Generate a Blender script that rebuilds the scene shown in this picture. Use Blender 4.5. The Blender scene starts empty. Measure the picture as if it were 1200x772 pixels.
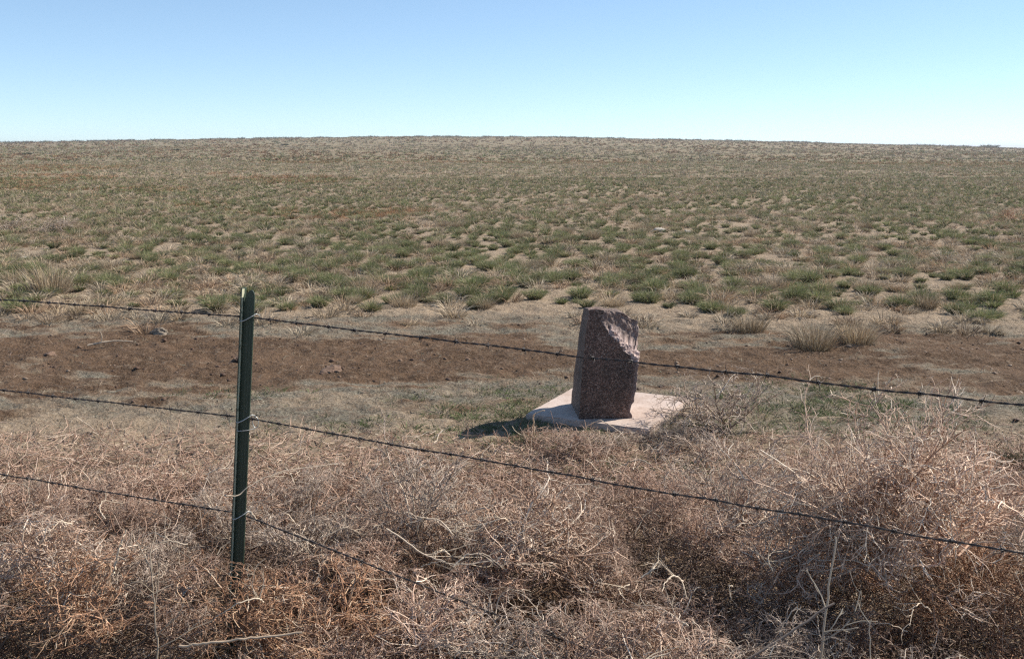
import bpy, math, random
import numpy as np
from mathutils import Vector, Matrix
rad = math.radians
S = bpy.context.scene
COL = S.collection

# ------------------------------------------------------------------ camera
cam_d = bpy.data.cameras.new('camera'); cam = bpy.data.objects.new('camera', cam_d); COL.objects.link(cam)
cam.location = (0, 0, 1.85); cam.rotation_euler = (rad(90 - 10.4), 0, 0)
cam_d.sensor_width = 36; cam_d.lens = 35.0; cam_d.clip_start = .05; cam_d.clip_end = 20000
S.camera = cam
S.render.resolution_x = 1024; S.render.resolution_y = 658

# ------------------------------------------------------------------ sky and sun
SUN_EL = rad(40); SUN_AZ = math.atan2(.92, .39)          # azimuth measured from +Y towards +X
w = bpy.data.worlds.new('World'); S.world = w; w.use_nodes = True
nt = w.node_tree; sky = nt.nodes.new('ShaderNodeTexSky'); sky.sky_type = 'NISHITA'
sky.sun_disc = False; sky.sun_elevation = SUN_EL; sky.sun_rotation = SUN_AZ
sky.altitude = 900; sky.air_density = .65; sky.dust_density = 0; sky.ozone_density = 1.0
bg = nt.nodes['Background']; bg.inputs[1].default_value = .15
tn = nt.nodes.new('ShaderNodeMix'); tn.data_type = 'RGBA'; tn.blend_type = 'MULTIPLY'; tn.inputs[0].default_value = 1; tn.inputs[7].default_value = (.885, 1.045, 1.15, 1)   # camera white balance
gm = nt.nodes.new('ShaderNodeGamma'); gm.inputs[1].default_value = .7
nt.links.new(sky.outputs[0], gm.inputs[0]); nt.links.new(gm.outputs[0], tn.inputs[6]); nt.links.new(tn.outputs[2], bg.inputs[0])
sl = bpy.data.lights.new('sun', 'SUN'); sun = bpy.data.objects.new('sun', sl); COL.objects.link(sun)
sl.energy = 5.0; sl.angle = rad(.53); sl.color = (1.0, .93, .82)
sv = Vector((math.sin(SUN_AZ) * math.cos(SUN_EL), math.cos(SUN_AZ) * math.cos(SUN_EL), math.sin(SUN_EL)))
sun.rotation_euler = sv.to_track_quat('Z', 'Y').to_euler(); sun.location = (30, 20, 40)
vs = S.view_settings; vs.view_transform = 'Standard'; vs.look = 'None'; vs.exposure = 0.70; vs.gamma = 1; vs.use_curve_mapping = False
S.cycles.use_denoising = False; S.cycles.filter_width = 1.3; S.cycles.sample_clamp_indirect = 3
S.cycles.max_bounces = 5; S.cycles.diffuse_bounces = 3; S.cycles.glossy_bounces = 2; S.cycles.transmission_bounces = 2

# ------------------------------------------------------------------ numeric helpers
def hash2(ix, iy, s):
    h = (ix.astype(np.int64) * 374761393 + iy.astype(np.int64) * 668265263 + s * 974711) & 0x7fffffff
    h = ((h ^ (h >> 13)) * 1274126177) & 0x7fffffff
    h = (h ^ (h >> 16)) & 0xffffff
    return h / float(0xffffff)
def vnoise(x, y, s=0):
    x = np.asarray(x, float); y = np.asarray(y, float)
    ix = np.floor(x); iy = np.floor(y); fx = x - ix; fy = y - iy
    fx = fx * fx * (3 - 2 * fx); fy = fy * fy * (3 - 2 * fy)
    a = hash2(ix, iy, s); b = hash2(ix + 1, iy, s); c = hash2(ix, iy + 1, s); d = hash2(ix + 1, iy + 1, s)
    return (a * (1 - fx) + b * fx) * (1 - fy) + (c * (1 - fx) + d * fx) * fy
def fbm(x, y, s=0, o=4):
    t = 0; amp = .5; n = 0
    for k in range(o):
        t = t + amp * vnoise(x * 2 ** k, y * 2 ** k, s + k * 17); n += amp; amp *= .5
    return t / n
def sstep(a, b, x):
    t = np.clip((x - a) / (b - a), 0, 1); return t * t * (3 - 2 * t)

def track_line(x):            # centre of the bare dirt track, metres ahead of the camera
    return 8.9 - .10 * x + .25 * np.sin(x * .35)
def ground_z(x, y):
    x = np.asarray(x, float); y = np.asarray(y, float)
    r = np.hypot(x, y); az = np.arctan2(x, np.maximum(y, .01))
    px = 600 + 1167 * np.tan(np.clip(az, -1.1, 1.1))
    crest = np.interp(px, [-1500, 0, 250, 480, 640, 900, 1200, 2500], [-2, 3.2, 7.5, 10.6, 10.2, 5.0, -2.2, -6]) * 450 / 1207 + 1.85
    crest = np.where(y < 0, 0, crest)
    z = crest * sstep(60, 440, r) - 12 * sstep(455, 900, r) - 25 * sstep(900, 5000, r)
    far = sstep(10.2, 14, y) * (1 - sstep(120, 300, r))
    z = z + far * (.10 * (fbm(x * .45, y * .45, 3, 3) - .5) + .03 * (fbm(x * 2, y * 2, 5, 2) - .5))
    d = np.abs(y - track_line(x))
    tr = (1 - sstep(1.0, 2.0, d)) * (r < 60)
    z = z - .03 * tr * (r > 3)
    z = z + np.where(r < 40, .022 * (fbm(x * 3.1, y * 5.0, 9, 4) - .5) * 2 * np.clip(1.2 - r / 40, 0, 1), 0)
    nearm = sstep(4.6, 5.4, y) * (1 - sstep(12, 22, r))
    rid = 1 - np.abs(2 * fbm(x * 4.5, y * 7, 13, 3) - 1) * 2.2
    z = z + nearm * (.022 * (rid - .5) + .030 * (fbm(x * 11, y * 17, 15, 2) - .5))
    flat = 1 - sstep(.55, 1.2, np.hypot(x - .69, y - 6.79))
    z = z * (1 - flat)
    return z

def new_mesh(name, V, quads=None, tris=None, col=None, smooth=False):
    me = bpy.data.meshes.new(name)
    nq = 0 if quads is None else len(quads); ntr = 0 if tris is None else len(tris)
    me.vertices.add(len(V)); me.vertices.foreach_set('co', np.ascontiguousarray(V, dtype=np.float32).ravel())
    li = []
    if nq: li.append(np.asarray(quads).ravel())
    if ntr: li.append(np.asarray(tris).ravel())
    li = np.concatenate(li).astype(np.int32)
    me.loops.add(len(li)); me.loops.foreach_set('vertex_index', li)
    st = np.concatenate([np.arange(nq) * 4, nq * 4 + np.arange(ntr) * 3]).astype(np.int32)
    me.polygons.add(nq + ntr); me.polygons.foreach_set('loop_start', st)
    if smooth: me.polygons.foreach_set('use_smooth', np.ones(nq + ntr, dtype=bool))
    if col is not None:
        a = me.color_attributes.new('Col', 'FLOAT_COLOR', 'POINT')
        c = np.ones((len(V), 4), dtype=np.float32); c[:, :3] = col
        a.data.foreach_set('color', c.ravel())
    me.update(calc_edges=True)
    return me
def link(name, me, mat=None, parent=None, loc=(0, 0, 0), rot=(0, 0, 0), scale=(1, 1, 1)):
    o = bpy.data.objects.new(name, me); COL.objects.link(o)
    if mat and not me.materials: me.materials.append(mat)
    o.location = loc; o.rotation_euler = rot; o.scale = scale; o.parent = parent
    return o
def tag(o, label=None, cat=None, group=None, kind=None):
    if label: o['label'] = label
    if cat: o['category'] = cat
    if group: o['group'] = group
    if kind: o['kind'] = kind
    return o
class Batch:
    def __init__(s): s.V = []; s.Q = []; s.T = []; s.C = []; s.n = 0
    def add(s, V, Q=None, T=None, C=None):
        if Q is not None and len(Q): s.Q.append(np.asarray(Q) + s.n)
        if T is not None and len(T): s.T.append(np.asarray(T) + s.n)
        s.V.append(V); s.C.append(np.broadcast_to(np.asarray(C if C is not None else (1, 1, 1), float), (len(V), 3))); s.n += len(V)
    def mesh(s, name, smooth=False):
        return new_mesh(name, np.concatenate(s.V), np.concatenate(s.Q) if s.Q else None, np.concatenate(s.T) if s.T else None, np.concatenate(s.C), smooth)

def norm(v): return v / np.maximum(np.linalg.norm(v, axis=-1, keepdims=True), 1e-9)

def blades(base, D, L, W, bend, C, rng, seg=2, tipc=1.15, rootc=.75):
    """grass blades: base (n,3), direction (n,3), length, width, bend of the tip; C (n,3)"""
    n = len(base); side = norm(np.cross(D, rng.normal(size=(n, 3))))
    hz = D.copy(); hz[:, 2] = 0; hz = norm(hz + rng.normal(size=(n, 3)) * [.2, .2, 0])
    L = np.broadcast_to(L, n)[:, None]; W = np.broadcast_to(W, n)[:, None]; bend = np.broadcast_to(bend, n)[:, None]
    P0 = base; tip = base + D * L + hz * L * bend + np.array([0, 0, -1]) * L * bend * .7
    if seg == 2:
        M = base + D * L * .55 + hz * L * bend * .2
        V = np.stack([P0 - side * W / 2, P0 + side * W / 2, M - side * W * .42, M + side * W * .42, tip], 1)
        T = np.array([[0, 1, 3], [0, 3, 2], [2, 3, 4]]); k = 5
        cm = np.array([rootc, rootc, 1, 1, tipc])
    else:
        V = np.stack([P0 - side * W / 2, P0 + side * W / 2, tip], 1); T = np.array([[0, 1, 2]]); k = 3
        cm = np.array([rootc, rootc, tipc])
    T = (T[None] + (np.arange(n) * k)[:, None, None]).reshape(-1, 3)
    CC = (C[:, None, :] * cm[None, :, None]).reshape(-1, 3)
    return V.reshape(-1, 3), T, CC

def grow(P, D, L, K, wig, trop, rng):
    n = len(P); pts = np.zeros((n, K + 1, 3)); ds = np.zeros((n, K + 1, 3))
    pts[:, 0] = P; D = norm(D); ds[:, 0] = D
    drift = rng.normal(size=(n, 3)) * wig * .6
    for k in range(K):
        D = norm(D + rng.normal(size=(n, 3)) * wig + drift + trop)
        P = P + D * (L / K)[:, None]
        pts[:, k + 1] = P; ds[:, k + 1] = D
    return pts, ds
def spawn(pts, ds, L, m, t0, spread, lr, rng):
    n, K1, _ = pts.shape; idx = np.repeat(np.arange(n), m)
    t = t0 + (1 - t0) * rng.random(n * m); f = t * (K1 - 1); i = np.minimum(f.astype(int), K1 - 2); f = (f - i)[:, None]
    P = pts[idx, i] * (1 - f) + pts[idx, i + 1] * f
    D = norm(ds[idx, i] + norm(rng.normal(size=(n * m, 3))) * spread)
    return P, D, L[idx] * lr * (1.15 - .5 * t) * rng.uniform(.6, 1.3, n * m)
def tubes(pts, r0, r1, C, sides=3):
    n, K1, _ = pts.shape
    tan = np.empty_like(pts); tan[:, 1:-1] = pts[:, 2:] - pts[:, :-2]; tan[:, 0] = pts[:, 1] - pts[:, 0]; tan[:, -1] = pts[:, -1] - pts[:, -2]
    tan = norm(tan); ref = np.where(np.abs(tan[..., 2:3]) < .9, np.array([0, 0, 1.]), np.array([1., 0, 0]))
    a = norm(np.cross(tan, ref)); b = np.cross(tan, a)
    r0 = np.broadcast_to(r0, n)[:, None]; r1 = np.broadcast_to(r1, n)[:, None]
    r = (r0 + (r1 - r0) * np.linspace(0, 1, K1)[None])[..., None]
    ring = [pts + r * (math.cos(2 * math.pi * k / sides) * a + math.sin(2 * math.pi * k / sides) * b) for k in range(sides)]
    V = np.stack(ring, 2).reshape(-1, 3)
    q = []
    for j in range(K1 - 1):
        for k in range(sides):
            k2 = (k + 1) % sides; q.append([j * sides + k, j * sides + k2, (j + 1) * sides + k2, (j + 1) * sides + k])
    q = np.array(q); Q = (q[None] + (np.arange(n) * K1 * sides)[:, None, None]).reshape(-1, 4)
    C = np.broadcast_to(C, (n, 3)); CC = np.repeat(C, K1 * sides, axis=0)
    return V, Q, CC
def pick(rng, n, pal, wts, var=.18):
    pal = np.array(pal); c = pal[rng.choice(len(pal), n, p=np.array(wts) / sum(wts))]
    return c * rng.uniform(1 - var, 1 + var, (n, 1))

# ------------------------------------------------------------------ materials
def mat_attr(name, rough=.8, trans=0.0, spec=.25, tint=None):
    m = bpy.data.materials.new(name); m.use_nodes = True; t = m.node_tree; b = t.nodes['Principled BSDF']
    a = t.nodes.new('ShaderNodeAttribute'); a.attribute_name = 'Col'
    oi = t.nodes.new('ShaderNodeObjectInfo')
    hsv = t.nodes.new('ShaderNodeHueSaturation')
    mr = t.nodes.new('ShaderNodeMapRange'); mr.inputs[3].default_value = .82; mr.inputs[4].default_value = 1.18
    t.links.new(oi.outputs['Random'], mr.inputs[0]); t.links.new(mr.outputs[0], hsv.inputs['Value'])
    t.links.new(a.outputs['Color'], hsv.inputs['Color'])
    t.links.new(hsv.outputs[0], b.inputs['Base Color']); b.inputs['Roughness'].default_value = rough
    b.inputs['Specular IOR Level'].default_value = spec
    if trans:
        tr = t.nodes.new('ShaderNodeBsdfTranslucent'); mx = t.nodes.new('ShaderNodeMixShader'); mx.inputs[0].default_value = trans
        t.links.new(hsv.outputs[0], tr.inputs[0]); t.links.new(b.outputs[0], mx.inputs[1]); t.links.new(tr.outputs[0], mx.inputs[2])
        t.links.new(mx.outputs[0], t.nodes['Material Output'].inputs[0])
    return m
def nd(t, kind, **k):
    n = t.nodes.new(kind)
    for a, v in k.items(): setattr(n, a, v)
    return n
def ramp(t, fac, stops):
    r = t.nodes.new('ShaderNodeValToRGB'); e = r.color_ramp.elements
    while len(e) < len(stops): e.new(.5)
    for i, (p, c) in enumerate(stops): e[i].position = p; e[i].color = (*c, 1) if len(c) == 3 else c
    t.links.new(fac, r.inputs[0]); return r.outputs[0]
def noise(t, vec, scale, detail=5, rough=.6):
    n = t.nodes.new('ShaderNodeTexNoise'); n.inputs['Scale'].default_value = scale; n.inputs['Detail'].default_value = detail
    n.inputs['Roughness'].default_value = rough; t.links.new(vec, n.inputs['Vector']); return n.outputs['Fac']
def mix(t, f, a, b, mode='MIX'):
    m = t.nodes.new('ShaderNodeMix'); m.data_type = 'RGBA'; m.blend_type = mode
    for s, v in ((m.inputs[0], f), (m.inputs[6], a), (m.inputs[7], b)):
        if isinstance(v, (int, float)): s.default_value = v
        elif isinstance(v, tuple): s.default_value = (*v, 1)
        else: t.links.new(v, s)
    return m.outputs[2]
def math_n(t, op, a, b=None, clamp=False):
    m = t.nodes.new('ShaderNodeMath'); m.operation = op; m.use_clamp = clamp
    for i, v in enumerate((a, b)):
        if v is None: continue
        if isinstance(v, (int, float)): m.inputs[i].default_value = v
        else: t.links.new(v, m.inputs[i])
    return m.outputs[0]

M_grass = mat_attr('grass_blades', .7, .25, .2)
M_twig = mat_attr('dry_twigs', .65, .18, .3)
M_dry = mat_attr('dry_stalks', .7, .2, .25)

def ground_material():
    m = bpy.data.materials.new('prairie_ground'); m.use_nodes = True; t = m.node_tree; b = t.nodes['Principled BSDF']
    at = nd(t, 'ShaderNodeAttribute', attribute_name='Col')          # r: bare dirt, g: grey-green mat, b: far prairie
    sp = nd(t, 'ShaderNodeSeparateColor'); t.links.new(at.outputs['Color'], sp.inputs[0])
    tc = nd(t, 'ShaderNodeNewGeometry').outputs['Position']
    fine = noise(t, tc, 45, 6, .7); mid = noise(t, tc, 7, 6, .65); big = noise(t, tc, 1.3, 4, .6)
    sand = ramp(t, fine, [(.3, (.15, .105, .07)), (.5, (.30, .225, .16)), (.68, (.46, .37, .28))])
    sand = mix(t, math_n(t, 'MULTIPLY', mid, .5), sand, (.30, .235, .16))
    dirt = ramp(t, fine, [(.28, (.04, .022, .015)), (.48, (.085, .053, .033)), (.6, (.15, .098, .064)), (.75, (.28, .21, .155))])
    dirt = mix(t, ramp(t, big, [(.42, (0, 0, 0)), (.62, (.55, .55, .55))]), dirt, (.175, .112, .072))
    dirt = mix(t, ramp(t, noise(t, tc, 14, 5, .7), [(.55, (0, 0, 0)), (.7, (.6, .6, .6))]), dirt, (.27, .21, .155))
    mat_ = ramp(t, fine, [(.3, (.075, .062, .045)), (.5, (.17, .15, .115)), (.7, (.33, .30, .24))])
    mat_ = mix(t, ramp(t, mid, [(.45, (0, 0, 0)), (.65, (.7, .7, .7))]), mat_, (.15, .10, .07))
    far = ramp(t, noise(t, tc, .35, 8, .75), [(.3, (.12, .12, .07)), (.5, (.20, .17, .11)), (.62, (.27, .205, .14)), (.75, (.33, .26, .18))])
    strk = nd(t, 'ShaderNodeMapping'); t.links.new(tc, strk.inputs[0]); strk.inputs['Scale'].default_value = (.12, .5, 1)
    far = mix(t, ramp(t, noise(t, strk.outputs[0], .6, 5, .7), [(.5, (0, 0, 0)), (.66, (.7, .7, .7))]), far, (.27, .17, .11))
    c = mix(t, sp.outputs[2], sand, far); c = mix(t, sp.outputs[1], c, mat_); c = mix(t, sp.outputs[0], c, dirt)
    t.links.new(c, b.inputs['Base Color']); b.inputs['Roughness'].default_value = .95; b.inputs['Specular IOR Level'].default_value = .1
    bp = nd(t, 'ShaderNodeBump'); bp.inputs['Strength'].default_value = 1.0; bp.inputs['Distance'].default_value = .06
    hh = math_n(t, 'ADD', math_n(t, 'MULTIPLY', fine, .5), mid)
    t.links.new(hh, bp.inputs['Height']); t.links.new(bp.outputs[0], b.inputs['Normal'])
    return m

def masks(x, y):
    r = np.hypot(x, y); d = y - track_line(x)
    nz = fbm(x * .8, y * 1.6, 21, 4) - .5; n2 = fbm(x * 2.6, y * 6, 31, 4) - .5
    dirt = (1 - sstep(.85, 1.5, np.abs(d + .15) + nz * 2.6 + n2 * 2.4)) 
    mat_ = sstep(6.1, 6.9, y + nz * 2) * (1 - sstep(10.3, 11.2, y + nz * 2.2 + .08 * x)) * (1 - dirt)
    mat_ = mat_ * np.clip(.75 + n2 * 2, 0, 1)
    dirt = np.maximum(dirt, .9 * (1 - sstep(5.4, 6.4, y + nz * 1.5)) * sstep(.45, .6, nz + .5))
    far = sstep(25, 90, r)
    k = (r < 200)
    return dirt * k, mat_ * k, far

# ------------------------------------------------------------------ ground: one sheet to the horizon
def build_ground():
    inner = np.linspace(.4, 4.8, 30); near = np.arange(5, 15, .035); out = np.geomspace(15, 9000, 210)
    R = np.concatenate([inner, near, out])
    A = np.concatenate([np.linspace(-38, 38, 520), np.linspace(39, 321, 130)]) * math.pi / 180
    rr, aa = np.meshgrid(R, A, indexing='ij'); X = rr * np.sin(aa); Y = rr * np.cos(aa)
    Z = ground_z(X, Y); nr, na = X.shape
    V = np.stack([X, Y, Z], -1).reshape(-1, 3)
    i = np.arange(nr - 1)[:, None]; j = np.arange(na)[None]; j2 = (j + 1) % na
    Q = np.stack([i * na + j, (i + 1) * na + j, (i + 1) * na + j2, i * na + j2], -1).reshape(-1, 4)[:, ::-1]
    V = np.vstack([V, [[0, 0, 0]]]); c = len(V) - 1
    T = np.stack([np.full(na, c), np.arange(na), (np.arange(na) + 1) % na], -1)[:, ::-1]
    a, b, c_ = masks(V[:, 0], V[:, 1])
    me = new_mesh('ground', V, Q, T, np.stack([a, b, c_], -1), smooth=True)
    o = link('ground', me, ground_material()); tag(o, kind='structure')
build_ground()

def build_haze():
    m = bpy.data.materials.new('haze'); m.use_nodes = True; t = m.node_tree; t.nodes.remove(t.nodes['Principled BSDF'])
    v = nd(t, 'ShaderNodeVolumePrincipled'); v.inputs['Density'].default_value = .0004; v.inputs['Color'].default_value = (.86, .92, 1, 1); v.inputs['Anisotropy'].default_value = .2
    t.links.new(v.outputs[0], t.nodes['Material Output'].inputs['Volume'])
    V = np.array([[x, y, z] for z in (-39.5, 9.5) for y in (-9100, 9100) for x in (-9100, 9100)], float)
    Q = [[0, 2, 3, 1], [4, 5, 7, 6], [0, 1, 5, 4], [2, 6, 7, 3], [0, 4, 6, 2], [1, 3, 7, 5]]
    tag(link('haze', new_mesh('haze', V, Q), m), 'thin pale haze over the far prairie', 'haze', kind='stuff')
build_haze()

# ------------------------------------------------------------------ stone marker and slab
def stone_material():
    m = bpy.data.materials.new('red_granite'); m.use_nodes = True; t = m.node_tree; b = t.nodes['Principled BSDF']
    tc = nd(t, 'ShaderNodeTexCoord').outputs['Object']
    v = nd(t, 'ShaderNodeTexVoronoi'); v.inputs['Scale'].default_value = 150; t.links.new(tc, v.inputs[0])
    sep = nd(t, 'ShaderNodeSeparateColor'); t.links.new(v.outputs['Color'], sep.inputs[0])
    g = ramp(t, sep.outputs[0], [(0, (.045, .03, .026)), (.3, (.10, .062, .046)), (.6, (.15, .092, .068)), (.85, (.21, .14, .11)), (1, (.36, .28, .23))])
    st = ramp(t, noise(t, tc, 5, 5), [(.35, (.5, .5, .5)), (.7, (1.1, 1.0, .98))])
    c = mix(t, 1.0, g, st, 'MULTIPLY')
    at = nd(t, 'ShaderNodeAttribute', attribute_name='Col')           # white where the rock is freshly broken
    sp = nd(t, 'ShaderNodeSeparateColor'); t.links.new(at.outputs['Color'], sp.inputs[0])
    br = ramp(t, noise(t, tc, 55, 6, .7), [(.3, (.16, .11, .10)), (.55, (.42, .31, .28)), (.75, (.62, .52, .48))])
    c = mix(t, sp.outputs[0], c, br)
    # small lichen spot
    t.links.new(c, b.inputs['Base Color']); b.inputs['Roughness'].default_value = .75
    bp = nd(t, 'ShaderNodeBump'); bp.inputs['Strength'].default_value = .5; bp.inputs['Distance'].default_value = .006
    t.links.new(noise(t, tc, 70, 6, .7), bp.inputs['Height']); t.links.new(bp.outputs[0], b.inputs['Normal'])
    return m
def n3(p, s, sc):
    return (vnoise(p[:, 0] * sc + p[:, 2] * sc * .71, p[:, 1] * sc - p[:, 2] * sc * .63, s) + vnoise(p[:, 0] * sc - 3.1 * p[:, 1] * sc * .3, p[:, 2] * sc, s + 5)) / 2 - .5
def build_stone():
    W, Dp, H = .37, .25, .745; nx, ny, nz = 56, 36, 110
    faces = []; verts = []; n = 0
    def face(o, u, v, nu, nv):
        nonlocal n
        a, b = np.meshgrid(np.linspace(0, 1, nu + 1), np.linspace(0, 1, nv + 1), indexing='ij')
        P = np.array(o)[None, None] + a[..., None] * np.array(u) + b[..., None] * np.array(v)
        i, j = np.meshgrid(np.arange(nu), np.arange(nv), indexing='ij'); q = lambda i, j: n + i * (nv + 1) + j
        faces.append(np.stack([q(i, j), q(i + 1, j), q(i + 1, j + 1), q(i, j + 1)], -1).reshape(-1, 4)); verts.append(P.reshape(-1, 3)); n += P.shape[0] * P.shape[1]
    face((0, 0, 0), (1, 0, 0), (0, 0, 1), nx, nz); face((1, 0, 0), (0, 1, 0), (0, 0, 1), ny, nz)
    face((1, 1, 0), (-1, 0, 0), (0, 0, 1), nx, nz); face((0, 1, 0), (0, -1, 0), (0, 0, 1), ny, nz)
    face((0, 0, 1), (1, 0, 0), (0, 1, 0), nx, ny); face((0, 1, 0), (1, 0, 0), (0, -1, 0), nx, ny)
    P = np.concatenate(verts); Q = np.concatenate(faces)
    u, v, h = P[:, 0].copy(), P[:, 1].copy(), P[:, 2].copy()
    x0 = .06 * h ** 1.1 - .006 * np.sin(h * 3.1); x1 = W + .045 * sstep(0, .75, h)
    x1 = np.where(h < .2, x1 - .014 * (1 - sstep(.04, .26, h)), x1)
    X = x0 + (x1 - x0) * u; Yy = (.42 - .19 * h) * v + .012 * h; Z = H * h
    p = np.stack([X, Yy, Z], 1)
    # rounded shoulder at the top right
    topz = H - .085 * sstep(.50, 1.0, u) ** 1.3 - .012 * u + .006 * np.sin(9 * u) - .02 * v
    p[:, 2] = np.where(h > .82, np.minimum(p[:, 2], topz - (1 - h) * .10), p[:, 2])
    broke = np.zeros(len(p))
    # spalled corner: material beyond a tilted rough surface is gone
    def chip(p, c, nrm, amp, sc, seed):
        nrm = np.array(nrm) / np.linalg.norm(nrm)
        d = (p - np.array(c)) @ nrm
        r = amp * (n3(p, seed, sc) + .6 * n3(p, seed + 9, sc * 2.3) + .35 * n3(p, seed + 19, sc * 5))
        e = d + r
        k = e > 0
        p[k] -= e[k, None] * nrm
        return sstep(-.004, .004, e)
    # spalled scoop at the upper right: a floor facing up and right, and a back wall facing the road
    nf = np.array([.62, -.56, .56]); nf /= np.linalg.norm(nf); nw = np.array([.43, -.90, .05]); nw /= np.linalg.norm(nw); c0 = np.array([.125, 0, .665])
    rf = .030 * n3(p, 3, 30) + .030 * n3(p, 9, 62) + .022 * n3(p, 19, 130)
    rw = .020 * n3(p, 23, 24) + .012 * n3(p, 29, 70)
    df = (p - c0) @ nf + rf; dw = (p - c0) @ nw + rw
    k = (df > 0) & (dw > 0); fl = k & (df < dw)
    wl = k & ~fl
    p[fl] -= df[fl, None] * nf; p[wl] -= dw[wl, None] * nw
    broke[fl] = 1; broke[wl] = .3
    # rough quarried right side, back and top
    rs = sstep(.9, 1, u) + .0
    p[:, 0] += rs * (n3(p, 41, 22) * .030 + n3(p, 43, 60) * .018)
    bk = sstep(.9, 1, v); p[:, 1] += bk * n3(p, 47, 14) * .05
    tp = sstep(.96, 1, h); p[:, 2] += tp * n3(p, 51, 28) * .022
    # slight wear on every face
    for k, s in ((0, 61), (1, 67)): p[:, k] += n3(p, s, 12) * .006
    broke = np.maximum(broke, rs * .45)
    # weld the shared edges
    me = new_mesh('stone', p, Q, None, np.repeat(broke[:, None], 3, 1))
    import bmesh
    bm = bmesh.new(); bm.from_mesh(me); bmesh.ops.remove_doubles(bm, verts=bm.verts, dist=.0006); bm.to_mesh(me); bm.free()
    return me
st_root = bpy.data.objects.new('stone_marker', None); COL.objects.link(st_root)
st_root.location = (.69, 6.79, 0)
tag(st_root, 'reddish granite marker stone with a broken corner set on a square concrete slab', 'stone marker')
def slab_mesh():
    import bmesh
    bm = bmesh.new(); bmesh.ops.create_cube(bm, size=1)
    for v in bm.verts: v.co = Vector((v.co.x * .89, v.co.y * .93, v.co.z * .14))
    bmesh.ops.bevel(bm, geom=bm.edges[:], offset=.008, segments=2, affect='EDGES')
    bmesh.ops.subdivide_edges(bm, edges=[e for e in bm.edges if e.calc_length() > .3], cuts=14, use_grid_fill=True)
    rg = random.Random(4)
    for v in bm.verts:
        if abs(v.co.x) > .43 or abs(v.co.y) > .45: v.co += Vector((rg.uniform(-1, 1), rg.uniform(-1, 1), rg.uniform(-.4, .4))) * .003
    me = bpy.data.meshes.new('slab'); bm.to_mesh(me); bm.free(); return me
def concrete():
    m = bpy.data.materials.new('pinkish_concrete'); m.use_nodes = True; t = m.node_tree; b = t.nodes['Principled BSDF']
    tc = nd(t, 'ShaderNodeTexCoord').outputs['Object']
    c = ramp(t, noise(t, tc, 60, 7, .75), [(.3, (.34, .27, .235)), (.5, (.48, .385, .335)), (.7, (.57, .48, .42))])
    c = mix(t, ramp(t, noise(t, tc, 4, 6, .75), [(.42, (0, 0, 0)), (.7, (.85, .85, .85))]), c, (.33, .235, .18))
    c = mix(t, ramp(t, noise(t, tc, 22, 4, .7), [(.6, (0, 0, 0)), (.68, (.7, .7, .7))]), c, (.24, .17, .13))
    t.links.new(c, b.inputs['Base Color']); b.inputs['Roughness'].default_value = .85
    bp = nd(t, 'ShaderNodeBump'); bp.inputs['Strength'].default_value = .3; bp.inputs['Distance'].default_value = .003
    t.links.new(noise(t, tc, 90, 5), bp.inputs['Height']); t.links.new(bp.outputs[0], b.inputs['Normal']); return m
link('concrete_slab', slab_mesh(), concrete(), st_root, (.005, .07, -.028), (0, 0, rad(-26)))
link('granite_block', build_stone(), stone_material(), st_root, (.452 - .69, 6.50 - 6.79, .040), (0, 0, rad(4)))

# ------------------------------------------------------------------ barbed wire fence
def metal(name, base, rough, worn=None, scale=40, thr=.62, met=.0):
    m = bpy.data.materials.new(name); m.use_nodes = True; t = m.node_tree; b = t.nodes['Principled BSDF']
    tc = nd(t, 'ShaderNodeTexCoord').outputs['Object']
    c = mix(t, ramp(t, noise(t, tc, scale, 6, .75), [(thr, (0, 0, 0)), (thr + .06, (1, 1, 1))]), base, worn or base)
    c = mix(t, ramp(t, noise(t, tc, 9, 4), [(.3, (.4, .4, .4)), (.7, (0, 0, 0))]), c, tuple(v * .6 for v in base))
    t.links.new(c, b.inputs['Base Color']); b.inputs['Roughness'].default_value = rough; b.inputs['Metallic'].default_value = met
    return m
M_green = metal('dark_green_paint', (.032, .052, .032), .5, (.09, .085, .06), 55, .62)
M_sunlit = metal('painted_sunlit_edge', (.5, .49, .34), .7, (.06, .09, .05), 30, .58)  # pale colour stands in for sun on the flange's inner face
M_wire = metal('old_galvanised_wire', (.06, .052, .05), .5, (.13, .08, .055), 60, .55, .35)
M_clip = metal('bright_wire_clip', (.55, .55, .52), .38, (.35, .33, .3), 60, .6, .5)
fence = bpy.data.objects.new('barbed_wire_fence', None); COL.objects.link(fence); fence.location = (-1.0, 3.3, 0)
tag(fence, 'barbed wire fence with a dark green steel post rising from tumbleweeds', 'fence')
FO = Vector((-1.0, 3.3, 0))
LEAN = Vector((.088, 0, 1)).normalized()
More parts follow.
